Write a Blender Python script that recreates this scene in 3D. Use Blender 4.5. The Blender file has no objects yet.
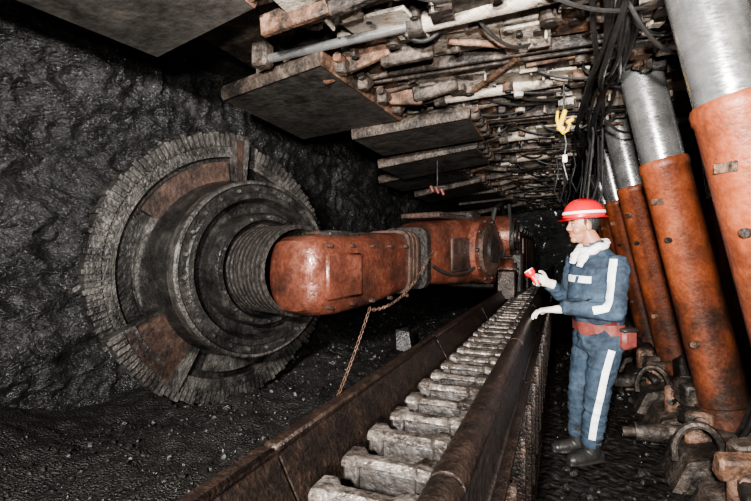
import bpy, bmesh, math, random
from mathutils import Vector, Matrix, noise
from mathutils.bvhtree import BVHTree
random.seed(7)
V=Vector
sc=bpy.context.scene
R2=math.radians
try: sc.view_settings.look='AgX - Medium High Contrast'
except Exception: pass

# ---------------------------------------------------------------- materials
def mat(name, ramp, scale=4.0, rough=(0.4,0.8), metal=0.0, bump=0.3, bscale=30.0, bdist=0.02,
        grime=None, gscale=1.5, gthr=(0.45,0.62), stretch=(1,1,1), spec=0.5, voro=None, coat=0.0, zg=None, ridge=None):
    m=bpy.data.materials.new(name); m.use_nodes=True
    nt=m.node_tree; N=nt.nodes; L=nt.links
    b=N['Principled BSDF']
    tc=N.new('ShaderNodeTexCoord'); mp=N.new('ShaderNodeMapping'); mp.inputs['Scale'].default_value=stretch
    L.new(tc.outputs['Object'],mp.inputs['Vector'])
    n1=N.new('ShaderNodeTexNoise'); n1.inputs['Scale'].default_value=scale; n1.inputs['Detail'].default_value=10; n1.inputs['Roughness'].default_value=.72
    L.new(mp.outputs[0],n1.inputs['Vector'])
    cr=N.new('ShaderNodeValToRGB'); el=cr.color_ramp.elements
    while len(el)>1: el.remove(el[-1])
    el[0].position=ramp[0][0]; el[0].color=(*ramp[0][1],1)
    for p,c in ramp[1:]:
        e=el.new(p); e.color=(*c,1)
    L.new(n1.outputs['Fac'],cr.inputs['Fac'])
    col=cr.outputs['Color']
    n2=N.new('ShaderNodeTexNoise'); n2.inputs['Scale'].default_value=bscale; n2.inputs['Detail'].default_value=6
    L.new(mp.outputs[0],n2.inputs['Vector'])
    if grime:
        n3=N.new('ShaderNodeTexNoise'); n3.inputs['Scale'].default_value=gscale; n3.inputs['Detail'].default_value=12; n3.inputs['Roughness'].default_value=.75
        L.new(tc.outputs['Object'],n3.inputs['Vector'])
        src=n3.outputs['Fac']
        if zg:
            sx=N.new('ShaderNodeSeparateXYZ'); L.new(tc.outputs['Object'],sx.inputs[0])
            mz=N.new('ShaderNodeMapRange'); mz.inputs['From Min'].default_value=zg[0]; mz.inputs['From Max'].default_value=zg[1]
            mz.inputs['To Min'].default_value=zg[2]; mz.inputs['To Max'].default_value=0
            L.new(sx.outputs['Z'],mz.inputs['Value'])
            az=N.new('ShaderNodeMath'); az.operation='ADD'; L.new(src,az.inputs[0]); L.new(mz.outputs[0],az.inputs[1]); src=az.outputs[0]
        mr=N.new('ShaderNodeMapRange'); mr.inputs['From Min'].default_value=gthr[0]; mr.inputs['From Max'].default_value=gthr[1]
        L.new(src,mr.inputs['Value'])
        mx=N.new('ShaderNodeMix'); mx.data_type='RGBA'
        L.new(mr.outputs[0],mx.inputs['Factor']); L.new(col,mx.inputs[6]); mx.inputs[7].default_value=(*grime,1)
        col=mx.outputs[2]
    L.new(col,b.inputs['Base Color'])
    rr=N.new('ShaderNodeMapRange'); rr.inputs['From Min'].default_value=.3; rr.inputs['From Max'].default_value=.7
    rr.inputs['To Min'].default_value=rough[0]; rr.inputs['To Max'].default_value=rough[1]
    L.new(n2.outputs['Fac'],rr.inputs['Value']); L.new(rr.outputs[0],b.inputs['Roughness'])
    b.inputs['Metallic'].default_value=metal
    b.inputs['Specular IOR Level'].default_value=spec
    b.inputs['Coat Weight'].default_value=coat
    b.inputs['Coat Roughness'].default_value=.12
    if bump>0:
        bp=N.new('ShaderNodeBump'); bp.inputs['Strength'].default_value=bump; bp.inputs['Distance'].default_value=bdist
        h=n2.outputs['Fac']
        if ridge:
            for sc_,wt in ridge:
                nr=N.new('ShaderNodeTexNoise'); nr.inputs['Scale'].default_value=sc_; nr.inputs['Detail'].default_value=5; nr.inputs['Distortion'].default_value=.6
                L.new(mp.outputs[0],nr.inputs['Vector'])
                s1=N.new('ShaderNodeMath'); s1.operation='SUBTRACT'; L.new(nr.outputs['Fac'],s1.inputs[0]); s1.inputs[1].default_value=.5
                s2=N.new('ShaderNodeMath'); s2.operation='ABSOLUTE'; L.new(s1.outputs[0],s2.inputs[0])
                s3=N.new('ShaderNodeMath'); s3.operation='MULTIPLY_ADD'; L.new(s2.outputs[0],s3.inputs[0]); s3.inputs[1].default_value=wt; L.new(h,s3.inputs[2]); h=s3.outputs[0]
        if voro:
            vo=N.new('ShaderNodeTexVoronoi'); vo.inputs['Scale'].default_value=voro
            L.new(mp.outputs[0],vo.inputs['Vector'])
            ad=N.new('ShaderNodeMath'); ad.operation='ADD'
            L.new(vo.outputs['Distance'],ad.inputs[0]); L.new(h,ad.inputs[1]); h=ad.outputs[0]
        L.new(h,bp.inputs['Height']); L.new(bp.outputs[0],b.inputs['Normal'])
    return m

M={}
M['coal']=mat('coal_face',[(.3,(.014,.014,.014)),(.48,(.030,.030,.030)),(.6,(.052,.051,.050)),(.75,(.10,.096,.092))],scale=4.5,rough=(.15,.42),bump=1.0,bscale=75,bdist=.022,spec=1.0,stretch=(1,.5,1.4),ridge=[(6,2.6),(19,1.8)],coat=.35)
M['gravel']=mat('coal_gravel',[(.35,(.009,.009,.008)),(.55,(.024,.021,.019)),(.72,(.058,.050,.044))],scale=14,rough=(.3,.8),bump=1.0,bscale=80,bdist=.014,voro=75,spec=.5)
M['lump']=mat('coal_lump',[(.3,(.009,.009,.009)),(.7,(.034,.031,.028))],scale=10,rough=(.25,.6),bump=.6,bscale=40,spec=.6)
M['mud']=mat('mud_floor',[(.35,(.005,.005,.004)),(.6,(.014,.011,.009)),(.75,(.032,.024,.018))],scale=6,rough=(.25,.8),bump=1.0,bscale=22,bdist=.03,voro=18)
M['rock']=mat('roof_rock',[(.35,(.015,.014,.013)),(.7,(.06,.055,.05))],scale=4,bump=1,bscale=12,bdist=.05)
M['canopy']=mat('canopy_steel',[(.28,(.06,.035,.022)),(.37,(.22,.15,.10)),(.45,(.35,.30,.245)),(.7,(.47,.43,.375))],scale=6,rough=(.4,.75),metal=.2,bump=.5,bscale=45,grime=(.022,.017,.014),gscale=3.8,gthr=(.50,.60))
M['canopy2']=mat('canopy_dark_steel',[(.32,(.025,.019,.015)),(.5,(.075,.058,.046)),(.65,(.19,.155,.13))],scale=9,rough=(.4,.8),metal=.3,bump=.5,bscale=45,grime=(.014,.012,.011),gscale=4,gthr=(.45,.6))
M['slab']=mat('flipper_plate',[(.3,(.036,.033,.030)),(.5,(.085,.078,.070)),(.7,(.14,.125,.11))],scale=3,rough=(.35,.65),metal=.35,bump=.3,bscale=22,grime=(.026,.022,.019),gscale=4,gthr=(.5,.66))
M['rustedge']=mat('rust_edge',[(.3,(.04,.022,.015)),(.5,(.16,.085,.052)),(.7,(.32,.21,.155))],scale=9,rough=(.45,.8),metal=.15,bump=.5,bscale=45,grime=(.022,.016,.012),gscale=5,gthr=(.44,.58))
M['arm']=mat('arm_rust_paint',[(.3,(.045,.018,.012)),(.5,(.120,.038,.023)),(.7,(.23,.092,.062))],scale=5,rough=(.26,.55),metal=.25,bump=.3,bscale=40,grime=(.026,.015,.012),gscale=2.6,gthr=(.44,.66),coat=.2)
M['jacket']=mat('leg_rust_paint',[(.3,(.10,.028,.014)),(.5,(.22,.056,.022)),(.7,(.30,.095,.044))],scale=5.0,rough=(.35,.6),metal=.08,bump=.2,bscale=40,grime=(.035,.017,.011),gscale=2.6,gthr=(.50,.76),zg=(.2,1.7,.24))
M['chrome']=mat('chrome_rod',[(.3,(.36,.36,.36)),(.6,(.64,.64,.63))],scale=2,rough=(.14,.32),metal=.85,bump=.0,bscale=40,grime=(.12,.11,.10),gscale=3,gthr=(.50,.78),stretch=(1,1,3))
M['drum']=mat('drum_steel',[(.3,(.013,.012,.012)),(.5,(.033,.031,.029)),(.68,(.088,.080,.073))],scale=9,rough=(.25,.55),metal=.45,bump=.5,bscale=45,grime=(.010,.009,.009),gscale=4,coat=.1)
M['vane']=mat('vane_steel',[(.3,(.030,.028,.026)),(.5,(.080,.074,.068)),(.7,(.18,.168,.155))],scale=10,rough=(.32,.65),metal=.35,bump=.6,bscale=55,grime=(.017,.015,.014),gscale=4,gthr=(.44,.6))
M['vanerust']=mat('vane_rust',[(.3,(.024,.015,.012)),(.5,(.060,.036,.027)),(.7,(.12,.078,.060))],scale=7,rough=(.35,.7),metal=.25,bump=.4,bscale=40,grime=(.016,.012,.011),gscale=4)
M['dark']=mat('dark_steel',[(.3,(.008,.007,.007)),(.6,(.030,.025,.022)),(.75,(.07,.055,.044))],scale=10,rough=(.35,.75),metal=.3,bump=.5,bscale=40)
M['rail']=mat('rail_brown',[(.3,(.010,.008,.007)),(.5,(.032,.021,.016)),(.62,(.060,.039,.030)),(.75,(.14,.105,.085))],scale=26,rough=(.25,.6),metal=.55,bump=.6,bscale=90,bdist=.008,grime=(.011,.009,.008),gscale=11,gthr=(.40,.60))
M['tooth']=mat('rack_tooth',[(.3,(.03,.025,.021)),(.46,(.10,.084,.073)),(.66,(.27,.245,.22))],scale=22,rough=(.24,.55),metal=.6,bump=.6,bscale=70,bdist=.01,grime=(.024,.019,.016),gscale=14,gthr=(.45,.60))
M['hose']=mat('hose_rubber',[(.3,(.008,.008,.008)),(.7,(.03,.028,.026))],scale=10,rough=(.35,.6),bump=.2)
M['cloth']=mat('denim_cloth',[(.3,(.020,.031,.046)),(.5,(.040,.060,.086)),(.7,(.066,.094,.128))],scale=9,rough=(.85,.97),bump=.8,bscale=14,bdist=.024,grime=(.020,.021,.025),gscale=6,gthr=(.46,.68),spec=.15)
M['reflect']=mat('reflective_tape',[(.3,(.62,.64,.66)),(.7,(.82,.83,.85))],scale=20,rough=(.4,.6),bump=.1)
M['towel']=mat('towel_cloth',[(.3,(.58,.56,.53)),(.7,(.76,.75,.73))],scale=20,rough=(.9,1),bump=.4,bscale=60,bdist=.005)
M['glove']=mat('glove_cloth',[(.3,(.38,.34,.29)),(.7,(.68,.65,.60))],scale=14,rough=(.9,1),bump=.4,bscale=70,bdist=.004)
M['skin']=mat('skin',[(.3,(.29,.13,.08)),(.7,(.40,.20,.125))],scale=10,rough=(.38,.5),bump=.1,bscale=80,bdist=.003)
M['lips']=mat('lips',[(.3,(.24,.09,.07)),(.7,(.28,.11,.085))],bump=0)
M['hair']=mat('hair_black',[(.3,(.008,.007,.007)),(.7,(.02,.018,.017))],scale=60,bump=.4,bscale=90)
M['eyew']=mat('eye_white',[(.3,(.45,.42,.38)),(.7,(.5,.47,.43))],bump=0,rough=(.2,.3))
M['helmet']=mat('helmet_red',[(.3,(.44,.008,.014)),(.7,(.56,.014,.020))],scale=6,rough=(.22,.35),bump=.0,coat=.3)
M['boot']=mat('boot_rubber',[(.3,(.010,.010,.010)),(.7,(.03,.028,.026))],scale=10,rough=(.3,.6),bump=.2)
M['belt']=mat('belt_leather',[(.3,(.10,.022,.018)),(.7,(.19,.050,.040))],scale=20,rough=(.5,.7),bump=.2)
M['yellow']=mat('yellow_paint',[(.3,(.55,.33,.01)),(.6,(.80,.52,.02))],scale=12,rough=(.35,.6),bump=.1)
M['red']=mat('red_plastic',[(.3,(.50,.012,.015)),(.7,(.60,.02,.02))],scale=8,rough=(.3,.4),bump=.05)
M['white']=mat('white_plastic',[(.3,(.6,.6,.58)),(.7,(.75,.74,.7))],scale=8,rough=(.3,.5),bump=.05)

# ---------------------------------------------------------------- mesh builder
class MB:
    def __init__(s): s.v=[];s.f=[];s.m=[];s.mats=[]
    def mi(s,k):
        if k not in s.mats: s.mats.append(k)
        return s.mats.index(k)
    def add(s,vs,fs,k):
        o=len(s.v); i=s.mi(k)
        s.v+= [tuple(v) for v in vs]
        for f in fs: s.f.append(tuple(o+a for a in f)); s.m.append(i)
    def box(s,c,size,k,R=None,bev=.008):
        bm=bmesh.new(); bmesh.ops.create_cube(bm,size=1)
        for v in bm.verts: v.co=V((v.co.x*size[0],v.co.y*size[1],v.co.z*size[2]))
        if bev>0:
            bmesh.ops.bevel(bm,geom=bm.edges[:],offset=min(bev,min(size)*.4),segments=1,affect='EDGES',profile=.5)
        vs=[]; bm.verts.index_update()
        for v in bm.verts:
            p=v.co.copy()
            if R is not None: p=R@p
            vs.append(p+V(c))
        fs=[tuple(v.index for v in f.verts) for f in bm.faces]
        bm.free(); s.add(vs,fs,k)
    def loft(s,secs,k,cap=True,closed=True):
        n=len(secs[0]); vs=[p for q in secs for p in q]; fs=[]
        for i in range(len(secs)-1):
            for j in range(n if closed else n-1):
                a=i*n+j;b=i*n+(j+1)%n
                fs.append((a,b,b+n,a+n))
        if cap:
            fs.append(tuple(range(n-1,-1,-1))); fs.append(tuple((len(secs)-1)*n+j for j in range(n)))
        s.add(vs,fs,k)
    def cyl(s,p0,p1,r,k,r1=None,n=20):
        s.tube([p0,p1],[r,r if r1 is None else r1],k,n)
    def tube(s,pts,radii,k,n=10,side=None,cap=True):
        pts=[V(p) for p in pts]; secs=[]
        if not hasattr(radii,'__len__'): radii=[radii]*len(pts)
        prev=None
        for i,p in enumerate(pts):
            t=(pts[min(i+1,len(pts)-1)]-pts[max(i-1,0)]).normalized()
            if side is not None: a=V(side)
            elif prev is not None: a=prev
            else: a=V((0,0,1)) if abs(t.z)<.9 else V((1,0,0))
            a=(a-t*a.dot(t)).normalized(); b=t.cross(a).normalized(); prev=a
            r=radii[i]; ra,rb=(r if hasattr(r,'__len__') else (r,r))
            secs.append([p+a*ra*math.cos(q)+b*rb*math.sin(q) for q in [2*math.pi*j/n for j in range(n)]])
        s.loft(secs,k,cap)
    def ell(s,c,r,k,R=None,n=16,m=10):
        c=V(c); vs=[];fs=[]
        for i in range(1,m):
            th=math.pi*i/m
            for j in range(n):
                ph=2*math.pi*j/n
                p=V((r[0]*math.sin(th)*math.cos(ph),r[1]*math.sin(th)*math.sin(ph),r[2]*math.cos(th)))
                vs.append(c+(R@p if R is not None else p))
        top=len(vs); p=V((0,0,r[2])); vs.append(c+(R@p if R is not None else p)); vs.append(c-(R@p if R is not None else p))
        for i in range(m-2):
            for j in range(n):
                a=i*n+j;b=i*n+(j+1)%n; fs.append((a,a+n,b+n,b))
        for j in range(n):
            fs.append((top,j,(j+1)%n)); a=(m-2)*n; fs.append((top+1,a+(j+1)%n,a+j))
        s.add(vs,fs,k)
    def lathe(s,C,A,U,prof,k,n=72,cap=False):
        A=V(A).normalized();U=V(U).normalized();W=U.cross(A); W=-W if W.z<0 else W
        secs=[]
        for a,r in prof:
            secs.append([V(C)+A*a+(U*math.cos(q)+W*math.sin(q))*r for q in [2*math.pi*j/n for j in range(n)]])
        s.loft(secs,k,cap)
    def poly(s,pts,th,k):
        pts=[V(p) for p in pts]; nrm=(pts[1]-pts[0]).cross(pts[-1]-pts[0]).normalized()*th
        s.loft([pts,[p+nrm for p in pts]],k,True)
    def mesh(s,name):
        me=bpy.data.meshes.new(name); me.from_pydata(s.v,[],s.f)
        for k in s.mats: me.materials.append(M[k])
        me.polygons.foreach_set('material_index',s.m)
        bm=bmesh.new(); bm.from_mesh(me); bmesh.ops.recalc_face_normals(bm,faces=bm.faces[:]); bm.to_mesh(me); bm.free()
        me.polygons.foreach_set('use_smooth',[True]*len(me.polygons))
        me.set_sharp_from_angle(angle=R2(38))
        me.update(); return me
    def obj(s,name,parent=None):
        o=bpy.data.objects.new(name,s.mesh(name)); sc.collection.objects.link(o)
        if parent: o.parent=parent
        return o
    def organic(s,name,parent=None,voxel=.008,smooth=3,wr=0,wscale=20,fn=None):
        me=s.mesh(name+'_src'); o=bpy.data.objects.new(name+'_src',me); sc.collection.objects.link(o)
        md=o.modifiers.new('r','REMESH'); md.mode='VOXEL'; md.voxel_size=voxel
        md=o.modifiers.new('s','SMOOTH'); md.factor=.5; md.iterations=smooth
        dg=bpy.context.evaluated_depsgraph_get(); dg.update()
        m2=bpy.data.meshes.new_from_object(o.evaluated_get(dg)); m2.name=name
        bpy.data.objects.remove(o)
        m2.materials.clear(); m2.materials.append(M[s.mats[0]])
        if wr:
            cs=[(v.co.copy(),v.normal.copy()) for v in m2.vertices]
            for v,(c,nn) in zip(m2.vertices,cs):
                q=V((c.x*wscale*.7+c.z*3,c.y*wscale*.7,c.z*wscale*1.6))
                d=noise.noise(q)+.4*noise.noise(q*2.3)
                d=.6-abs(d)*3.0
                v.co=c+nn*wr*d
        m2.polygons.foreach_set('use_smooth',[True]*len(m2.polygons)); m2.update()
        o=bpy.data.objects.new(name,m2); sc.collection.objects.link(o)
        if parent: o.parent=parent
        return o

def empty(name,loc=(0,0,0)):
    e=bpy.data.objects.new(name,None); e.empty_display_size=.2; sc.collection.objects.link(e); return e
def sstep(a,b,x):
    t=max(0,min(1,(x-a)/(b-a))); return t*t*(3-2*t)
def fbm(p,o=4):
    a=1;s=0
    for i in range(o):
        s+=a*noise.noise(p); p=p*2.03; a*=.5
    return s

# ---------------------------------------------------------------- camera
cd=bpy.data.cameras.new('camera'); cam=bpy.data.objects.new('camera',cd); sc.collection.objects.link(cam)
cam.location=(0,0,1.38); cam.rotation_euler=(R2(90),0,R2(22.35)); cd.sensor_width=36; cd.lens=21.57; cd.clip_start=.05
sc.camera=cam

FZ=-.05
DC=V((-2.40,2.80,1.25))
DA=V((.945,-.327,0)).normalized()
DU=V((.327,.945,0)).normalized()

# ---------------------------------------------------------------- shell
def grid(name,nu,nv,fn,k):
    vs=[fn(i/(nu-1),j/(nv-1)) for j in range(nv) for i in range(nu)]
    fs=[(j*nu+i,j*nu+i+1,(j+1)*nu+i+1,(j+1)*nu+i) for j in range(nv-1) for i in range(nu-1)]
    b=MB(); b.add(vs,fs,k); o=b.obj(name)
    return o
def wallfn(s,t):
    y=-1.5+(s**1.3)*17; z=-.1+t*3.15
    x=-3.04+.06*math.sin(y*.7)+.12*max(0,z-1.9)
    rr=math.hypot((y-2.3)*.75,z-1.1)
    x-=.22*(1-sstep(.8,2.0,rr))
    w_=fbm(V((3,y*.8,z*.8)),2)
    x+=.09*fbm(V((1.3,y*.9,z*1.6)),3)
    x-=.055*abs(noise.noise(V((5,y*2.6+w_,z*3.4+w_))))*1.6
    x-=.030*abs(noise.noise(V((7,y*6+w_*2,z*9))))*1.6
    led=noise.noise(V((5,y*1.2,z*6+w_*2.0)))
    x+=.035*(math.floor(led*6)/6)
    x+=.012*noise.noise(V((2,y*18,z*30)))+.009*noise.noise(V((2,y*40,z*50)))
    return (x,y,z)
grid('wall_left',700,200,wallfn,'coal')
def coalz(x,y):
    z=.24+.24*sstep(-1.9,-.8,x)
    z+=.40*(1-sstep(-3.1,-2.2,x))*(1-sstep(.9,2.3,y))
    z+=.22*(1-sstep(-3.1,-2.2,x))*sstep(3.6,4.6,y)
    z+=.07*noise.noise(V((x*1.6,y*1.6,0)))+.035*noise.noise(V((x*6,y*6,3)))+.02*noise.noise(V((x*15,y*15,3)))
    return z
grid('floor_coal',190,460,lambda s,t:(-3.45+s*2.78,-1.5+(t**1.3)*17,coalz(-3.45+s*2.78,-1.5+(t**1.3)*17)),'gravel')
def mudz(x,y): return FZ+.03*noise.noise(V((x*3,y*3,0)))+.02*noise.noise(V((x*9,y*9,2)))-.015
grid('floor',150,300,lambda s,t:(-.75+s*3.6,-1.5+t*17,mudz(-.75+s*3.6,-1.5+t*17)),'mud')
grid('ceiling',80,200,lambda s,t:(-3.4+s*6.3,-1.5+t*17,3.0+.06*noise.noise(V((s*20,t*50,1)))),'rock')
grid('wall_right',40,160,lambda s,t:(2.7+.1*noise.noise(V((1,t*40,s*8))),-1.5+t*17,-.1+s*3.2),'rock')
grid('wall_far',80,60,lambda s,t:(-3.4+s*6.3,15.3+.2*fbm(V((s*8,t*5,1)),3),-.1+t*3.2),'coal')

rb=MB()
ico=bmesh.new(); bmesh.ops.create_icosphere(ico,subdivisions=1,radius=1); iv=[v.co.copy() for v in ico.verts]; ico.faces.ensure_lookup_table()
ifc=[tuple(v.index for v in f.verts) for f in ico.faces]; ico.free()
def lump(b,c,r,k='lump'):
    sx,sy,sz=[random.uniform(.6,1.3) for _ in range(3)]
    R=Matrix.Rotation(random.uniform(0,6.3),3,'Z')@Matrix.Rotation(random.uniform(0,6.3),3,'X')
    b.add([V(c)+R@V((v.x*sx,v.y*sy,v.z*sz))*r*random.uniform(.75,1.15) for v in iv],ifc,k)
for i in range(6500):
    x=random.uniform(-2.75,-.74); y=.2+random.random()**1.6*9
    r=.005+.017*random.random()**6
    lump(rb,(x,y,coalz(x,y)+r*.3),r)
for i in range(10):
    x=random.uniform(-2.6,-1.0); y=random.uniform(1.5,8); r=random.uniform(.03,.05)
    lump(rb,(x,y,coalz(x,y)+r*.3),r)
lump(rb,(-1.55,4.6,coalz(-1.55,4.6)+.12),.2)
rb.obj('coal_rubble')
rb=MB()
for i in range(900):
    x=random.uniform(-.05,1.9); y=.9+random.random()*6; r=.008+.026*random.random()**3
    if .0<x<.45 and 3.2<y<3.7: continue
    lump(rb,(x,y,FZ+r*.3),r)
rb.obj('floor_debris')

# ---------------------------------------------------------------- shearer
sh=empty('coal_shearer')
d=MB(); C=DC
W=V((0,0,1))
RS=.99
def DP(a,r,deg): 
    q=R2(deg); return C+DA*a+(DU*math.cos(q)+W*math.sin(q))*r*RS
d.lathe(C,DA,DU,[(-.28,.5),(-.10,.66),(.0,.72),(.06,.72),(.12,.66),(.33,.615),(.36,.62)],'drum',n=96)
d.lathe(C,DA,DU,[(.36,.625),(.45,.625),(.462,.615),(.462,.600)],'vane',n=96)
d.lathe(C,DA,DU,[(.462,.600),(.45,.590),(.45,.545),(.46,.535),(.46,.50)],'drum',n=96)
d.lathe(C,DA,DU,[(.46,.50),(.38,.47),(.36,.43),(.36,.40)],'drum',n=96)
d.lathe(C,DA,DU,[(.36,.40),(.52,.395),(.54,.38),(.54,.345),(.50,.335),(.44,.32),(.44,.2)],'drum')
pr=[]
a=.42
while a<.86:
    pr+=[(a,.27),(a+.006,.298),(a+.030,.298),(a+.036,.27)]; a+=.048
d.lathe(C,DA,DU,pr,'dark')
d.lathe(C,DA,DU,[(-.28,.5),(-.28,.01)],'dark')
for i in range(24):
    p=DP(.45,.568,i*15+4); d.cyl(p,p+DA*.022,.013,'vane',n=6)
for i in range(16):
    p=DP(.54,.368,i*22.5); d.cyl(p,p+DA*.015,.010,'vane',n=6)
def vane(d0,d1,a0,a1,ri,ro,k,th=.06,step=2.0):
    n=max(1,int(abs(d1-d0)/step)); secs=[]
    for i in range(n+1):
        t=i/n; g=d0+(d1-d0)*t; a=a0+(a1-a0)*t
        secs.append([DP(a,ri,g),DP(a,ro,g),DP(a-th,ro,g),DP(a-th,ri,g)])
    d.loft(secs,k)
for (g0,g1,a0,a1,k1) in [(84,212,.12,.02,'drum'),(204,322,.18,-.02,'drum'),(-44,94,.04,-.08,'drum')]:
    vane(g0,g1,a0,a1,.58,.86,k1)
    vane(g0,g1,a0+.03,a1+.03,.84,1.0,'vane',.10)
    vane(g0,g1,a0+.045,a1+.045,.835,.855,'vane',.03)
    n=int((g1-g0)/2.4)
    for i in range(n):
        g=g0+.6+(g1-g0-2)*i/(n-1); a=a0+(a1-a0)*i/(n-1)
        vane(g,g+1.7,a+.046,a+.046,.915,1.006+.014*(i%3==0),'vane',.11,2)
        if i%2: vane(g+.3,g+1.6,a+.040,a+.040,.872,.905,'vane',.03,2)
    m_=int((g1-g0)/22)
    for i in range(m_):
        g=g0+12+i*22; a=a0+(a1-a0)*i/m_-.05
        p=DP(a,.93,g); q=DP(a-.03,1.03,g+3); d.cyl(p,q,.045,'drum',r1=.034,n=8); d.cyl(q,DP(a-.04,1.06,g+4),.016,'drum',r1=.006,n=8)
vane(84,93,.16,.16,.58,.985,'vane',.25,4)
vane(88,91,.175,.175,.60,.97,'vanerust',.03,4)
vane(206,240,.21,.17,.58,.95,'vanerust',.14,4)
vane(234,240,.20,.195,.58,.96,'vane',.14,4)
vane(96,150,.155,.125,.60,.80,'vanerust',.05,5)
vane(150,200,.12,.08,.60,.72,'vane',.05,5)
vane(20,60,.09,.06,.60,.80,'drum',.05,5)
vane(250,310,.16,.06,.60,.78,'vane',.05,5)
d.obj('cutting_drum',sh)

E=V((-1.50,2.47,1.225)); AU=V((.226,.974,0)).normalized(); AN=V((.974,-.226,0))
def AP(s_,n_,z_): return E+AU*s_+AN*n_+V((0,0,z_))
def rsec(s_,hn,hz,zo=0,n=32,e=.45,no=0):
    out=[]
    for j in range(n):
        q=2*math.pi*j/n; c=math.cos(q); s=math.sin(q)
        out.append(AP(s_,no+hn*math.copysign(abs(c)**e,c),zo+hz*math.copysign(abs(s)**e,s)))
    return out
r=MB()
r.loft([rsec(-.15,.13,.17,0,e=.7),rsec(-.13,.18,.215,0,e=.6),rsec(-.06,.22,.245,0,e=.5),rsec(.1,.235,.258,0),rsec(.45,.23,.255,.02),rsec(.9,.21,.235,.06),rsec(1.10,.19,.22,.08),rsec(1.14,.17,.20,.08)],'arm')
for i in range(3): r.loft([rsec(.92+i*.07,.225-.008*i,.25-.008*i,.065+.006*i,e=.4),rsec(.95+i*.07,.225-.008*i,.25-.008*i,.067+.006*i,e=.4)],'vanerust')
r.loft([rsec(1.12,.15,.18,.08),rsec(1.22,.15,.18,.08)],'dark')
r.loft([rsec(1.20,.22,.26,.09,e=.35),rsec(1.26,.22,.26,.09,e=.35)],'dark')
r.loft([rsec(1.26,.20,.23,.10,e=.3),rsec(1.5,.25,.28,.13,e=.3),rsec(1.95,.29,.32,.15,e=.3),rsec(2.25,.29,.32,.16,e=.3)],'arm')
p=AP(2.18,-.32,.16); r.cyl(p,p+AN*.68,.33,'arm',n=36); r.cyl(p+AN*.66,p+AN*.72,.25,'vanerust',n=32); r.cyl(p+AN*.70,p+AN*.75,.12,'dark',n=20)
for i in range(10):
    q=p+AN*.68+(AU*math.cos(i*.628)+W*math.sin(i*.628))*.29; r.cyl(q,q+AN*.02,.018,'dark',n=6)
RA=Matrix((AN,AU,W)).transposed()
r.box(AP(.1,.238,0),(.04,.34,.28),'arm',RA,.015)
for i in range(5):
    for sz in (-.19,.19):
        q=AP(-.02+i*.22,.205,sz*.98); r.cyl(q,q+AN*.035,.014,'vanerust',n=6)
r.box(AP(.50,0,.27),(.2,.8,.03),'vanerust',RA,.01)
r.box(AP(.2,.12,.262),(.10,.3,.04),'dark',RA,.01)
r.box(AP(1.75,0,.47),(.4,.6,.05),'vanerust',RA,.01)
r.box(AP(1.75,.29,.12),(.03,.5,.3),'vanerust',RA,.012)
r.box(AP(2.15,0,.50),(.5,.25,.08),'dark',RA,.02)
r.obj('ranging_arm',sh)
h=MB()
def arcpts(p0,p1,sag,n=14):
    p0=V(p0);p1=V(p1); return [p0.lerp(p1,i/n)-V((0,0,sag*4*(i/n)*(1-i/n))) for i in range(n+1)]
h.tube(arcpts(AP(1.22,.26,.03),AP(2.1,.36,.1),.12),.014,'hose',8)
pp=arcpts(AP(1.20,.26,.14),AP(.35,.25,-.24),.12,30)+arcpts(AP(.35,.25,-.24),AP(.05,.20,-.80),.02,18)[1:]
for i,q in enumerate(pp[:-1]):
    dd=(pp[i+1]-q).normalized(); 
    ax=W.cross(dd).normalized() if i%2 else dd.cross(W.cross(dd)).normalized()
    ring=[q+dd*.022*math.cos(t)+ax*.010*math.sin(t) for t in [k*math.pi/5 for k in range(11)]]
    h.tube(ring,.003,'rustedge',5)
h.obj('arm_hoses',sh)
b=MB()
b.box((-.95,7.6,1.25),(.95,3.2,.75),'dark',bev=.03)
b.box((-.95,6.2,1.55),(.85,.6,.45),'vanerust',bev=.03)
b.box((-.60,5.95,1.1),(.35,.35,.5),'dark',bev=.03)
for i,(y,z,rr) in enumerate([(5.45,1.55,.24),(5.95,1.55,.24),(5.75,1.12,.16)]):
    b.cyl((-.95,y,z),(-.53,y,z),rr,'arm',n=28); b.cyl((-.55,y,z),(-.49,y,z),rr*.7,'dark',n=24); b.cyl((-.50,y,z),(-.47,y,z),rr*.3,'vanerust',n=12)
for i in range(5):
    b.box((-.465,6.5+i*.55,1.3),(.03,.4,.5),'vanerust',bev=.01)
    b.cyl((-.5,6.35+i*.55,1.66),(-.5,6.65+i*.55,1.66),.03,'dark')
b.box((-.58,5.45,.98),(.22,.18,.35),'rail',bev=.02); b.box((-.55,6.9,.93),(.28,.3,.4),'rail',bev=.02)
b.tube(arcpts((-.6,5.7,1.7),(-.5,7.5,1.72),.08),.025,'hose',8)
b.tube([(-.75,5.2,1.5),(-.7,5.3,1.85),(-.7,5.9,1.98),(-.7,6.4,1.78)],.03,'hose',8)
b.tube([(-.62,5.3,1.3),(-.52,5.25,1.6),(-.55,5.4,1.9),(-.6,6.0,1.95)],.022,'hose',8)
b.obj('machine_body',sh)

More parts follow.
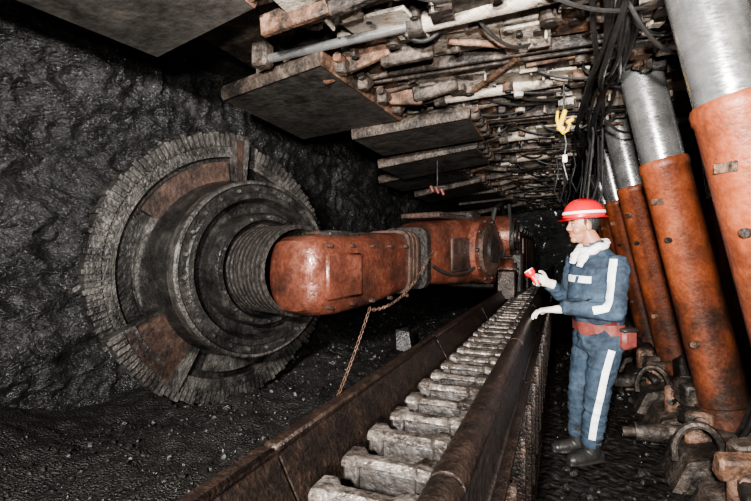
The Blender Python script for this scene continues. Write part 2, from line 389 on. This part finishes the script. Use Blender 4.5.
# ---------------------------------------------------------------- conveyor with haulage rack
cv=empty('armored_face_conveyor')
c=MB(); Y0,Y1=-.6,13.5
yy=Y0
while yy<Y1:
    L_=1.49; ym=yy+L_/2
    c.poly([(-.655,yy,.90),(-.63,yy,.90),(-.545,yy,.745),(-.545,yy,.70),(-.60,yy,.70),(-.655,yy,.80)],-L_,'rail')
    c.box((-.645,ym,.905),(.045,L_,.022),'rail',bev=.007)
    c.box((-.665,ym,.55),(.03,L_,.6),'rail',bev=.004)
    c.box((-.40,ym,.69),(.46,L_,.08),'dark',bev=.005)
    c.tube([(-.215,yy,.895),(-.215,yy+L_,.895)],[(.036,.040)]*2,'rail',18,side=(0,0,1))
    c.box((-.240,ym,.81),(.025,L_,.15),'dark',bev=.004)
    c.box((-.195,ym,.78),(.03,L_,.20),'dark',bev=.004)
    c.box((-.18,ym,.40),(.02,L_,.62),'dark',bev=.004)
    c.box((-.165,ym,.70),(.05,L_,.025),'rail',bev=.004)
    c.box((-.15,ym,.12),(.07,L_,.05),'rail',bev=.004)
    for q in (.12,.5,.88,1.26):
        c.box((-.15,yy+q,.40),(.06,.025,.56),'rail',bev=.003)
        c.cyl((-.18,yy+q+.1,.62),(-.145,yy+q+.1,.62),.022,'rail',n=6)
    c.box((-.155,yy+.3,.42),(.03,.22,.2),'rail',bev=.006)
    c.box((-.64,yy,.85),(.03,.06,.11),'rail',bev=.006)
    yy+=L_+.012
c.obj('conveyor_pan',cv)
t=MB(); y=-.3
while y<13.3:
    jx=random.uniform(-.004,.004); jz=random.uniform(-.003,.003)
    X0,X1=-.528,-.275
    def sec(x,hy,zt,zb): 
        return [V((x+jx,y-hy,zb)),V((x+jx,y-hy,zt-.010)),V((x+jx,y-hy+.012,zt)),V((x+jx,y+hy-.012,zt)),V((x+jx,y+hy,zt-.010)),V((x+jx,y+hy,zb))]
    zt=.852+jz
    t.loft([sec(x,hy,zt+dz,.828) for x,hy,dz in [(X0,.030,-.014),(X0+.010,.043,-.003),(X0+.042,.043,0),(X0+.060,.026,-.008),(X1-.060,.026,-.008),(X1-.042,.043,0),(X1-.010,.043,-.003),(X1,.030,-.014)]],'tooth')
    for xx in (X0+.03,X1-.03): t.box((xx+jx,y,.79),(.045,.065,.08),'dark',bev=.008)
    t.box(((X0+X1)/2,y,.76),(.20,.04,.13),'dark',bev=.008)
    y+=.172
t.box((-.532,6.4,.745),(.02,14,.07),'rail',bev=.005); t.box((-.268,6.4,.745),(.02,14,.07),'rail',bev=.005)
t.obj('haulage_rack',cv)

# ---------------------------------------------------------------- roof supports
tips={0:dict(x=(-2.45,-1.40),y=(.55,1.82),z=(2.52,2.62)),
      1:dict(x=(-2.45,-1.40),y=(2.5,3.72),z=(2.50,2.52)),
      2:dict(x=(-1.80,-.72),y=(3.80,4.62),z=(2.42,2.50)),
      3:dict(x=(-2.0,-.85),y=(4.95,5.9),z=(2.36,2.50))}
def support(k,Yc):
    rnd=random.Random(100+k); b=MB()
    RZ=lambda a:Matrix.Rotation(a,3,'Z')
    b.box((.35,Yc,2.86),(3.3,1.34,.10),'canopy' ,bev=.01)
    for sgn in (-1,1):
        b.box((.25,Yc+sgn*.655,2.74),(3.3,.03,.24),'canopy2',bev=.006)
        b.box((.10,Yc+sgn*.45,2.75),(2.9,.30,.14),'canopy',bev=.015)
    z=2.64; yr=Yc+(.06 if k%2 else -.1)
    x1=rnd.uniform(-1.0,-.6)
    b.cyl((.05,yr,z+.03),(x1,yr,z),.052,'canopy',n=20)
    b.cyl((x1+.07,yr,z),(x1-.02,yr,z),.065,'canopy2',n=20)
    b.cyl((x1,yr,z),(-1.75,yr,z-.03),.028,'chrome' if k==1 else 'canopy2',n=16); b.box((-1.78,yr,z+.0),(.12,.11,.16),'canopy2',bev=.02)
    b.box((.12,yr,z+.06),(.14,.12,.2),'canopy2',bev=.02)
    for x in (-1.2,-.85,-.5,-.1,.25,.75,1.2):
        b.box((x,Yc+rnd.uniform(-.05,.05),2.79),(rnd.choice([.06,.14,.24]),rnd.uniform(.6,1.25),.10),rnd.choice(['canopy','canopy','canopy2']),bev=.008)
    for i in range(15):
        x=rnd.uniform(-1.2,.9); y=Yc+rnd.uniform(-.5,.5); zz=rnd.uniform(2.63,2.72)
        R_=Matrix.Rotation(rnd.uniform(-.10,.10),3,'X')@Matrix.Rotation(rnd.uniform(-.10,.10),3,'Y')@RZ(rnd.uniform(-.2,.2))
        sx,sy=rnd.uniform(.25,.6),rnd.uniform(.2,.5)
        b.box((x,y,zz),(sx,sy,.022),rnd.choice(['canopy','canopy','canopy','canopy','rustedge','canopy2']),R_,.006)
        for q in range(rnd.randrange(1,4)):
            hx=x+rnd.uniform(-.35,.35)*sx; hy=y+rnd.uniform(-.35,.35)*sy; rr=rnd.uniform(.014,.04)
            b.cyl((hx,hy,zz-.018),(hx,hy,zz),rr,'dark',n=14)
        for q in range(2):
            b.box((x+rnd.uniform(-.5,.5)*sx,y+rnd.uniform(-.5,.5)*sy,zz-.03),(rnd.choice([.015,.12]),rnd.choice([.12,.015]),.06),rnd.choice(['canopy','canopy2']),R_,.003)
    b.box((-1.65,Yc,2.80),(1.0,1.12,.09),'canopy2',bev=.01)
    for sgn in (-1,1):
        b.box((-1.6,Yc+sgn*.45,2.72),(1.0,.09,.13),'canopy2',bev=.01)
        b.box((-1.25,Yc+sgn*.33,2.62),(.5,.05,.12),'rustedge',Matrix.Rotation(rnd.uniform(-.3,.3),3,'Y'),.012)
        b.box((-.9,Yc+sgn*.36,2.64),(.35,.06,.14),'canopy2',Matrix.Rotation(rnd.uniform(-.5,.2),3,'Y'),.012)
    for i in range(42):
        x=rnd.uniform(-1.6,1.1); y=Yc+rnd.uniform(-.62,.62); z=rnd.uniform(2.60,2.74)
        s_=(rnd.uniform(.02,.12),rnd.uniform(.02,.12),rnd.uniform(.03,.13))
        b.box((x,y,z+.03),s_,rnd.choice(['canopy','canopy2','canopy2','rustedge']),RZ(rnd.uniform(-.5,.5)),.008)
    for i in range(16):
        x=rnd.uniform(-1.3,.8); y=Yc+rnd.uniform(-.55,.55); r_=rnd.uniform(.018,.06); z=rnd.uniform(2.60,2.66)
        b.cyl((x,y,z),(x,y,2.78),r_,rnd.choice(['canopy','rustedge','canopy2']),n=14)
        b.cyl((x,y,z-.008),(x,y,z+.01),r_*.55,'dark',n=10)
    for i in range(4):
        x=rnd.uniform(-1.3,.2); y=Yc+rnd.uniform(-.55,.5); l=rnd.uniform(.2,.7); g=rnd.uniform(-1.2,1.2)
        b.cyl((x,y,2.64),(x+l*math.cos(g),y+l*math.sin(g),2.64+rnd.uniform(-.05,.04)),rnd.uniform(.010,.024),rnd.choice(['rustedge','canopy2']),n=10)
    for i in range(7):
        x=rnd.uniform(-1.0,.4); y=Yc+rnd.uniform(-.5,.3)
        b.tube(arcpts((x,y,2.68),(x+rnd.uniform(.2,.8),y+rnd.uniform(-.2,.5),2.68),rnd.uniform(.05,.14)),.011,'hose',6)
    def LX(z): return .68-.215*(z-2.0)
    P=lambda z:V((LX(z),Yc,z))
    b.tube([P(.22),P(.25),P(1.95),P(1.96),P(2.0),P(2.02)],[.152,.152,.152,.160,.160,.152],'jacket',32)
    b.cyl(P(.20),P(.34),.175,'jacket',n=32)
    b.cyl(P(1.98),P(2.70),.138,'chrome',n=32)
    b.ell(P(2.74),(.15,.15,.1),'canopy2')
    b.box((LX(2.8),Yc,2.78),(.45,.45,.1),'canopy2',bev=.03)
    b.box(P(1.72)+V((-.115,-.10,0)),(.09,.012,.045),'rustedge',Matrix.Rotation(-.8,3,'Z'),.004)
    b.cyl(P(.75)+V((-.1,-.13,0)),P(.75)+V((-.13,-.17,0)),.022,'rustedge',n=10)
    b.cyl(P(1.45)+V((-.10,-.11,0)),P(1.45)+V((-.12,-.13,0)),.020,'dark',n=10)
    Q=lambda z:V((1.42-.12*(z-2.0),Yc+.2,z))
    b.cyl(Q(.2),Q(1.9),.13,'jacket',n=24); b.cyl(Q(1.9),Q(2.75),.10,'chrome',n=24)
    for sgn in (-1,1):
        b.loft([[V((x,Yc+sgn*.36-.22,z)) for x,z in [(.62,FZ-.02),(.70,.12),(.95,.20),(2.1,.22),(2.1,FZ-.02)]],
                [V((x,Yc+sgn*.36+.22,z)) for x,z in [(.62,FZ-.02),(.70,.12),(.95,.20),(2.1,.22),(2.1,FZ-.02)]]],'canopy2')
        b.box((.82,Yc+sgn*.30,.24),(.16,.05,.22),'rustedge',bev=.03); b.cyl((.82,Yc+sgn*.30-.05,.28),(.82,Yc+sgn*.30+.05,.28),.045,'rustedge',n=14)
    b.cyl((.50,Yc-.02,.07),(.95,Yc-.02,.10),.065,'canopy2',n=18)
    b.cyl((.42,Yc-.02,.06),(.52,Yc-.02,.07),.035,'canopy2',n=16)
    for i in range(14):
        b.box((rnd.uniform(.75,1.6),Yc+rnd.uniform(-.6,.6),rnd.uniform(.20,.40)),(rnd.uniform(.06,.28),rnd.uniform(.06,.2),rnd.uniform(.06,.22)),rnd.choice(['rustedge','canopy2','dark','dark']),Matrix.Rotation(rnd.uniform(-.4,.4),3,'X')@RZ(rnd.uniform(-.6,.6)),.015)
    for i in range(6):
        y=Yc+rnd.uniform(-.6,.3); x=rnd.uniform(.75,1.1)
        b.tube(arcpts((x,y,.25),(x+.3,y+rnd.uniform(.3,.7),rnd.uniform(.3,.8)),.12),.016,'hose',8)
    if k in (1,2,3):
        ring=[V((.74+.12*math.cos(q),Yc-.62,.20+.17*math.sin(q))) for q in [math.pi*(-.1+1.2*i/14) for i in range(15)]]
        b.tube(ring,[(.022,.03)]*15,'canopy2',8)
    b.poly([(2.05,Yc-.66,2.84),(2.05,Yc+.66,2.84),(2.45,Yc+.66,.1),(2.45,Yc-.66,.1)],.06,'canopy2')
    if k in tips: T=tips[k]; (xa,xb),(ya,yb),(za,zb)=T['x'],T['y'],T['z']
    else:
        o=rnd.uniform(-.3,.4); xa,xb=-2.2+o,-1.1+o; ya,yb=Yc-.55,Yc+.5; za=2.40+rnd.uniform(-.12,.05); zb=2.5
    th=.085
    low=[V((xa,ya,za)),V((xb,ya,zb)),V((xb,yb,zb)),V((xa+.0,yb,za))]
    if k==1: low=[V((-2.32,2.66,za)),V((-1.36,2.42,zb)),V((-1.30,3.72,zb)),V((-2.40,3.92,za))]
    if k==0: low=[V((-2.40,.5,2.52)),V((-1.42,.5,2.62)),V((-1.42,1.86,2.60)),V((-2.16,1.93,2.50))]
    b.loft([low,[p+V((0,0,th)) for p in low]],'slab')
    for i_,(p,q) in enumerate([(low[1],low[2]),(low[0],low[1])]):
        b.tube([p+V((0,0,th*.55)),q+V((0,0,th*.55))],[(th*.62,.018)]*2,'rustedge' if i_==0 else 'canopy2',6,side=(0,0,1))
    m_=(low[1]+low[2])/2
    for f in (.15,.4,.65,.88):
        p=low[1].lerp(low[2],f)+V((.03,0,th*.6)); b.box(p,(.10,.10,.09),'canopy2',bev=.015)
        b.cyl(p+V((.02,-.09,.03)),p+V((.02,.09,.03)),.03,'rustedge',n=12)
    b.box(m_+V((.12,0,.20)),(.14,.7,.14),'rustedge',bev=.02)
    c_=(low[0]+low[1]+low[2]+low[3])/4
    b.cyl(c_+V((-.1,-.25,th+.03)),m_+V((.3,-.25,.18)),.05,'canopy2',n=16); b.cyl(c_+V((-.1,.25,th+.03)),m_+V((.3,.25,.18)),.05,'canopy2',n=16)
    b.obj('hydraulic_roof_support')
for k in range(0,10):
    support(k,2.35+1.4*(k-1))

# ---------------------------------------------------------------- hoses
hb=MB(); rnd=random.Random(5)
for i in range(11):
    x0=.26+rnd.uniform(-.09,.09); z0=2.63+rnd.uniform(-.04,.05); r_=rnd.uniform(.009,.018)
    pts=[]
    ph=rnd.uniform(0,6); am=rnd.uniform(.02,.10)
    for j in range(70):
        y=1.2+j*.16; sag=abs(math.sin((y-.95)/1.4*math.pi))
        pts.append((x0+.05*math.sin(y*2.2+ph),y,z0-am*sag-.03*math.sin(y*1.3+ph)))
    hb.tube(pts,r_,'hose',7)
for i in range(6):
    Yc=2.6+1.4*rnd.randrange(0,6)+rnd.uniform(-.3,.3)
    hb.tube(arcpts((.28,Yc,2.6),(.60+rnd.uniform(-.1,.1),Yc+rnd.uniform(.2,.8),2.5+rnd.uniform(-.1,.2)),rnd.uniform(.05,.2)),.011,'hose',7)
for i in range(14):
    Yc=4.6+i*.4; x=.10+rnd.uniform(-.2,.3); dz=rnd.uniform(-.30,.35)
    hb.tube([(x,Yc,2.68),(x+.03,Yc,2.45),(x-.02,Yc+.05,2.1+dz),(x+.05,Yc+.10,1.96+dz),(x+.12,Yc+.15,2.2+dz),(x+.12,Yc+.2,2.68)],.012,'hose',7)
hb.obj('hydraulic_hose_bundle')

yb=MB(); o=V((.02,3.66,2.33))
yb.tube([o+V((0,0,.36)),o+V((.005,0,.2)),o+V((0,0,.1))],.008,'hose',6)
yb.tube([o+V((-.04,0,.10)),o+V((-.045,0,.04)),o+V((-.03,0,-.03)),o+V((.0,0,-.07)),o+V((.03,0,-.05)),o+V((.045,0,-.0))],[.010,.012,.013,.013,.012,.010],'yellow',10)
yb.box(o+V((-.01,0,.03)),(.035,.03,.16),'yellow',Matrix.Rotation(.3,3,'Y'),.010)
yb.cyl(o+V((-.01,-.02,-.04)),o+V((-.01,.02,-.04)),.020,'yellow')
yb.box(o+V((.045,0,.02)),(.06,.02,.03),'yellow',Matrix.Rotation(-.5,3,'Y'),.008)
yb.tube([o+V((0,0,-.03)),o+V((.02,0,-.15)),o+V((.0,0,-.3)),o+V((.03,.02,-.42))],.007,'hose',6)
yb.box(o+V((.01,0,-.26)),(.035,.015,.06),'white',bev=.006)
yb.obj('yellow_pull_switch')
rl=MB()
rl.cyl((-1.27,4.9,2.38),(-1.27,4.9,2.10),.010,'dark',n=8)
for i in range(3): rl.box((-1.33+i*.06,4.9,2.07-.02*i),(.028,.03,.08),'belt',Matrix.Rotation(-.4,3,'Y'),.006)
rl.box((-1.27,4.92,2.09),(.2,.02,.03),'dark')
rl.obj('warning_lamp')

# ---------------------------------------------------------------- miner
mn=empty('miner')
LS=V((.65,-.76,0)).normalized(); F=V((-.76,-.65,0)).normalized()
CT=V((.245,3.45,0))
def ln(z): return -.05*max(0,z-.85)      # slight lean toward the machine
m=MB()
def tsec(z,w,dp,off=0,n=28,dx=0):
    c0=CT+F*off+V((dx+ln(z),0,z)); return [c0+LS*w*math.cos(q)+F*dp*math.sin(q) for q in [2*math.pi*j/n for j in range(n)]]
m.loft([tsec(.70,.155,.125,0),tsec(.73,.18,.15,0),tsec(.80,.182,.15,.0),tsec(.845,.165,.132),tsec(.875,.165,.132),tsec(.93,.18,.155,.01),tsec(1.05,.185,.16,.02),tsec(1.17,.19,.15,.015),tsec(1.26,.195,.13,.0),tsec(1.33,.175,.10,-.015),tsec(1.37,.12,.085,-.01),tsec(1.41,.075,.075,0),tsec(1.45,.065,.068,.01)],'cloth')
SL=V((.345,3.32,1.28)); EL=V((.325,3.22,.985)); WL=V((.0,3.24,1.005))
SR=V((.105,3.58,1.28)); ER=V((.04,3.62,1.02)); WR=V((-.075,3.44,1.145))
def limb(b,pts,rs,k='cloth'):
    b.tube(pts,rs,k,18)
    for p,r_ in zip(pts,rs):
        b.ell(p,(r_,r_,r_),k,n=14,m=10)
def mid(a,b,t): return a.lerp(b,t)
limb(m,[SL,mid(SL,EL,.5),EL],[.076,.067,.060]); limb(m,[EL,mid(EL,WL,.4),mid(EL,WL,.9)],[.060,.056,.044])
limb(m,[SR,mid(SR,ER,.5),ER],[.076,.066,.058]); limb(m,[ER,mid(ER,WR,.4),mid(ER,WR,.9)],[.058,.054,.044])
m.tube([mid(EL,WL,.82),mid(EL,WL,.95)],[.050,.050],'cloth',18); m.tube([mid(ER,WR,.80),mid(ER,WR,.95)],[.049,.050],'cloth',18)
HL=V((.285,3.395,.76)); KL=V((.225,3.33,.41)); AL=V((.195,3.36,.10))
HR=V((.190,3.50,.76)); KR=V((.125,3.47,.41)); AR=V((.115,3.50,.10))
for H_,K_,A_ in ((HL,KL,AL),(HR,KR,AR)):
    limb(m,[H_,mid(H_,K_,.5),K_,mid(K_,A_,.5),A_],[.108,.094,.078,.074,.066])
body=m.organic('work_suit',mn,voxel=.008,smooth=3,wr=.0065,wscale=9)
bme=body.data; bv=BVHTree.FromPolygons([v.co[:] for v in bme.vertices],[p.vertices[:] for p in bme.polygons])
tp=MB()
def hit(p,out,off):
    out=V(out).normalized(); h_=bv.ray_cast(V(p)+out*.6,-out,1.2)
    if h_[0] is None:
        l,n_,_,_=bv.find_nearest(V(p)); return l+n_*off
    return h_[0]+out*off
def tape(path,width,out,k='reflect',off=.005,na=5,b=None):
    path=[V(p) for p in path]; secs=[]; P=[]
    for i in range(len(path)-1):
        n=max(2,int((path[i+1]-path[i]).length/.012))
        for j in range(n): P.append(path[i].lerp(path[i+1],j/n))
    P.append(path[-1]); out=V(out).normalized()
    for i,p in enumerate(P):
        t=(P[min(i+4,len(P)-1)]-P[max(i-4,0)]).normalized(); s_=t.cross(out).normalized()
        secs.append([hit(p+s_*width*(a/(na-1)-.5),out,off) for a in range(na)])
    (b or tp).loft(secs,k,cap=False,closed=False)
O1=(-.35,-1,.1)
tape([SL+V((-.01,0,.04)),mid(SL,EL,.35)+V((-.02,0,0)),mid(SL,EL,.75)+V((-.03,0,0)),EL+V((-.045,0,.025)),mid(EL,WL,.35)+V((0,0,-.0))],.05,O1)
CU=CT+V((ln(1.2),0,0))
tape([CU-LS*.13+V((0,0,1.19)),CU+LS*.10+V((0,0,1.185))],.045,F)
tape([HL+V((.03,0,-.03)),mid(HL,KL,.5)+V((.02,0,0)),KL+V((.015,0,0)),mid(KL,AL,.5)+V((.0,0,0)),AL+V((0,0,.03))],.042,(-.05,-1,0))
bp=[CT+LS*.22*math.cos(q)+F*.19*math.sin(q)+V((0,0,.862+.008*math.sin(q*3))) for q in [2*math.pi*j/40 for j in range(41)]]
secs=[]
for p in bp:
    row=[]
    for a in range(3):
        l,n_,_,_=bv.find_nearest(p+V((0,0,.016*(a-1)))); row.append(l+n_*.008)
    secs.append(row)
tp.loft(secs,'belt',cap=False,closed=False)
tp.obj('reflective_tape_and_belt',mn)
jd=MB()
Rb=Matrix.Rotation(math.atan2(LS.y,LS.x),3,'Z')
tape([CU-LS*.085+V((0,0,1.145)),CU-LS*.085+V((0,0,1.05))],.09,F,'cloth',.007,b=jd)
tape([CU+LS*.075+V((0,0,1.145)),CU+LS*.075+V((0,0,1.05))],.09,F,'cloth',.007,b=jd)
tape([CU+V((0,0,1.33)),CU+V((0,0,1.08))],.03,F,'cloth',.006,b=jd)
jd.obj('jacket_pockets',mn)
bt=MB()
pc=CT+LS*.19+F*-.05+V((0,0,.80)); bt.box(pc,(.06,.12,.13),'belt',Rb,.02); bt.box(pc+V((0,0,.06)),(.07,.125,.03),'boot',Rb,.012)
bt.obj('lamp_battery_pouch',mn)
for nm,A_,fd in (('boot_left',AL,V((-.80,-.60,0))),('boot_right',AR,V((-.93,-.36,0)))):
    fd=fd.normalized(); g=MB(); base=V((A_.x,A_.y,FZ))
    g.tube([A_+V((0,0,.06)),A_+V((0,0,.0)),base+V((0,0,.08)),base+V((0,0,.045))],[.067,.06,.055,.05],'boot',16)
    g.tube([base-fd*.085+V((0,0,.045)),base-fd*.07+V((0,0,.045)),base+V((0,0,.055)),base+fd*.09+V((0,0,.045)),base+fd*.16+V((0,0,.038)),base+fd*.185+V((0,0,.034))],[(.03,.025),(.042,.04),(.052,.044),(.042,.05),(.034,.045),(.02,.025)],'boot',16,side=(0,0,1))
    g.tube([base-fd*.085+V((0,0,.012)),base+fd*.0+V((0,0,.012)),base+fd*.10+V((0,0,.012)),base+fd*.185+V((0,0,.012))],[(.014,.035),(.014,.042),(.014,.052),(.014,.03)],'boot',16,side=(0,0,1))
    g.organic(nm,mn,voxel=.006,smooth=3)
CN=CT+V((ln(1.4),0,0))
HC=V((.142,3.420,1.55)); hf=V((-.92,-.39,.0)).normalized(); hl=V((.39,-.92,0)).normalized(); hz=V((0,0,1))
tilt=Matrix.Rotation(R2(3),3,hl)
RH=tilt@Matrix((hf,hl,hz)).transposed()
def HP(x,y,z): return HC+RH@V((x,y,z))
g=MB()
for cc,rr in [((-.012,0,.035),(.098,.077,.10)),((.028,0,-.055),(.060,.058,.062)),((.032,0,-.005),(.058,.065,.085)),((.066,0,-.094),(.022,.028,.020)),
              ((.078,0,.036),(.015,.050,.012)),((.052,.034,-.028),(.034,.032,.034)),((.052,-.034,-.028),(.034,.032,.034)),((.080,0,-.062),(.013,.026,.016)),
              ((-.005,.078,-.005),(.020,.010,.034)),((-.005,-.078,-.005),(.020,.010,.034)),((.100,0,-.020),(.015,.016,.011)),((.091,.0,-.022),(.011,.022,.010))]:
    g.ell(HP(*cc),rr,'skin',RH)
g.tube([HP(.083,0,.028),HP(.094,0,.004),HP(.106,0,-.018)],[.009,.011,.012],'skin',10)
g.tube([HP(-.015,0,-.04),CN+F*.01+V((0,0,1.42)),CN+V((0,0,1.36))],[.058,.062,.07],'skin',16)
g.organic('head',mn,voxel=.004,smooth=4)
g=MB()
for s_ in (-1,1):
    g.ell(HP(.0795,s_*.030,.012),(.008,.013,.0055),'eyew',RH); g.ell(HP(.0855,s_*.030,.012),(.004,.0055,.0052),'hair',RH)
    g.tube([HP(.088,s_*.014,.033),HP(.089,s_*.032,.038),HP(.076,s_*.050,.033)],[.0025,.004,.0025],'hair',6)
    g.tube([HP(.084,s_*.016,.017),HP(.087,s_*.030,.0195),HP(.078,s_*.044,.016)],[.002,.0028,.002],'hair',6)
g.tube([HP(.083,-.020,-.063),HP(.091,-.009,-.060),HP(.092,0,-.061),HP(.091,.009,-.060),HP(.083,.020,-.063)],[.002,.0035,.004,.0035,.002],'lips',8)
g.tube([HP(.083,-.016,-.068),HP(.090,0,-.069),HP(.083,.016,-.068)],[.002,.004,.002],'lips',8)
g.obj('face_features',mn)
g=MB(); g.ell(HP(-.030,0,.032),(.088,.081,.085),'hair',RH,24,16)
for s_ in (-1,1): g.ell(HP(.014,s_*.070,.03),(.010,.008,.028),'hair',RH)
g.obj('hair',mn)
g=MB(); n=44
secs=[]
for i in range(13):
    th=math.pi/2*i/12
    row=[]
    for j in range(n):
        q=2*math.pi*j/n; rx=.144*math.cos(th)**.8 if i<12 else .002; ry=.118*math.cos(th)**.8 if i<12 else .002
        z=.056+.128*math.sin(th)+(.006*math.exp(-(math.sin(q)*ry/.018)**2) if i>2 else 0)
        row.append(HP(-.012+rx*math.cos(q),ry*math.sin(q),z))
    secs.append(row)
g.loft(secs,'helmet',cap=True)
brim=[]
for ro,zz in ((.0,.062),(.014,.056),(.020,.051),(.014,.047),(-.006,.050)):
    row=[]
    for j in range(n):
        q=2*math.pi*j/n; ext=1+1.6*max(0,math.cos(q))**3
        row.append(HP(-.012+(.141+ro*ext)*math.cos(q),(.116+ro)*math.sin(q),zz-.012*max(0,math.cos(q))**3))
    brim.append(row)
g.loft(brim,'helmet',cap=False)
row1=[];row2=[]
for j in range(n+1):
    q=2*math.pi*j/n
    for rw,th in ((row1,.20),(row2,.34)):
        rx=.1468*math.cos(th)**.8; ry=.1208*math.cos(th)**.8
        rw.append(HP(-.012+rx*math.cos(q),ry*math.sin(q),.056+.128*math.sin(th)))
g.loft([row1,row2],'reflect',cap=False,closed=False)
g.obj('safety_helmet',mn)
g=MB()
pts=[];rs=[]
for j in range(25):
    q=2*math.pi*j/24
    p=CN+LS*.080*math.cos(q)+F*(.085*math.sin(q)+.012)+V((0,0,1.405-.030*math.sin(q)+.006*math.sin(q*5)))
    pts.append(p); rs.append(.029+.005*math.sin(q*3))
g.tube(pts,rs,'towel',12)
g.tube([CN+F*.09+LS*.02+V((0,0,1.39)),CN+F*.125+LS*.025+V((0,0,1.33)),CN+F*.150+LS*.02+V((0,0,1.27))],[(.042,.024),(.045,.022),(.025,.014)],'towel',12,side=LS)
g.tube([CN+F*.09-LS*.03+V((0,0,1.39)),CN+F*.125-LS*.05+V((0,0,1.34)),CN+F*.140-LS*.06+V((0,0,1.29))],[(.042,.024),(.042,.022),(.025,.014)],'towel',12,side=LS)
g.organic('neck_towel',mn,voxel=.006,smooth=2,wr=.003,wscale=25)
def hand(name,wrist,dr,nrm,thumbdir,curls,thumbcurl,sc_=1.08):
    dr=V(dr).normalized(); nrm=V(nrm); nrm=(nrm-dr*nrm.dot(dr)).normalized(); sd=V(thumbdir); sd=(sd-dr*sd.dot(dr)-nrm*sd.dot(nrm)).normalized()
    g=MB()
    g.tube([wrist-dr*.05,wrist-dr*.01,wrist+dr*.02,wrist+dr*.055,wrist+dr*.088,wrist+dr*.098],[(.034,.030),(.031,.026),(.033,.021),(.042,.019),(.042,.016),(.034,.011)],'glove',16,side=sd)
    for i,(off,ln_) in enumerate([(.031,.076),(.0105,.084),(-.0105,.078),(-.031,.062)]):
        p=wrist+dr*(.082 if i<3 else .074)+sd*off; d_=(dr+sd*off*1.2).normalized(); pts=[p-d_*.015]; pts.append(p.copy())
        for sgm,(fr) in enumerate((.44,.32,.24)):
            ang=curls[i][sgm]; ax=d_.cross(nrm).normalized(); d_=(Matrix.Rotation(ang,3,ax)@d_).normalized()
            p=p+d_*ln_*fr*sc_; pts.append(p.copy())
        g.tube(pts,[.0105,.0108,.0100,.0092,.0080],'glove',10)
        for q,r_ in zip(pts,[.0105,.0108,.010,.0092,.0080]): g.ell(q,(r_,r_,r_),'glove',n=10,m=8)
    p=wrist+dr*.025+sd*.030; pts=[wrist+dr*.01+sd*.018,p.copy()]
    d_=(dr*.6+sd*.75+nrm*.25).normalized()
    for sgm,fr in enumerate((.034,.030,.025)):
        if sgm: 
            d_=(d_+dr*.3-sd*.35*thumbcurl+nrm*.5*thumbcurl).normalized()
        p=p+d_*fr; pts.append(p.copy())
    rr=[.016,.0155,.0125,.0115,.0098]
    g.tube(pts,rr,'glove',10)
    for q,r_ in zip(pts,rr): g.ell(q,(r_,r_,r_),'glove',n=10,m=8)
    return g.organic(name,mn,voxel=.0035,smooth=1)
hand('glove_left',V((-.040,3.24,.985)),(-1,.06,-.12),(0,0,-1),(0,1,0),[(.25,.45,.45),(.3,.5,.4),(.35,.5,.4),(.4,.5,.4)],.4)
hdR=V((-.92,-.20,.30)).normalized(); wR=V((-.085,3.43,1.15))
hand('glove_right',wR,hdR,(-.15,-1,0),(.2,0,1),[(1.0,1.1,.8),(1.05,1.1,.8),(1.1,1.1,.8),(1.15,1.1,.8)],1.0)
g=MB(); gc=wR+hdR*.092+V((0,-.035,0)); gx=V((-.55,0,.83)).normalized()
g.cyl(gc-gx*.045,gc+gx*.03,.020,'red',n=18); g.cyl(gc+gx*.025,gc+gx*.045,.026,'red',n=20,r1=.038); g.cyl(gc+gx*.045,gc+gx*.070,.038,'red',n=20)
g.cyl(gc+gx*.07,gc+gx*.076,.034,'white',n=20); g.cyl(gc-gx*.06,gc-gx*.045,.022,'boot',n=16)
g.obj('hand_lamp',mn)

# ---------------------------------------------------------------- lights
def area(name,loc,target,size,power,col=(1,1,1),spread=180):
    ld=bpy.data.lights.new(name,'AREA'); ld.size=size; ld.energy=power; ld.color=col; ld.spread=R2(spread)
    o=bpy.data.objects.new(name,ld); sc.collection.objects.link(o); o.location=loc
    o.rotation_euler=(V(target)-V(loc)).to_track_quat('-Z','Y').to_euler(); return o
area('flash_main',(-.20,-1.1,1.95),(-.8,4.0,1.95),.16,330,(1,.97,.93),135)
area('flash_second',(.35,-.9,1.5),(.2,4.0,2.1),.16,120,(1,.96,.92),95)
w=bpy.data.worlds.new('world'); sc.world=w; w.use_nodes=True
w.node_tree.nodes['Background'].inputs[0].default_value=(.8,.85,1,1); w.node_tree.nodes['Background'].inputs[1].default_value=.12
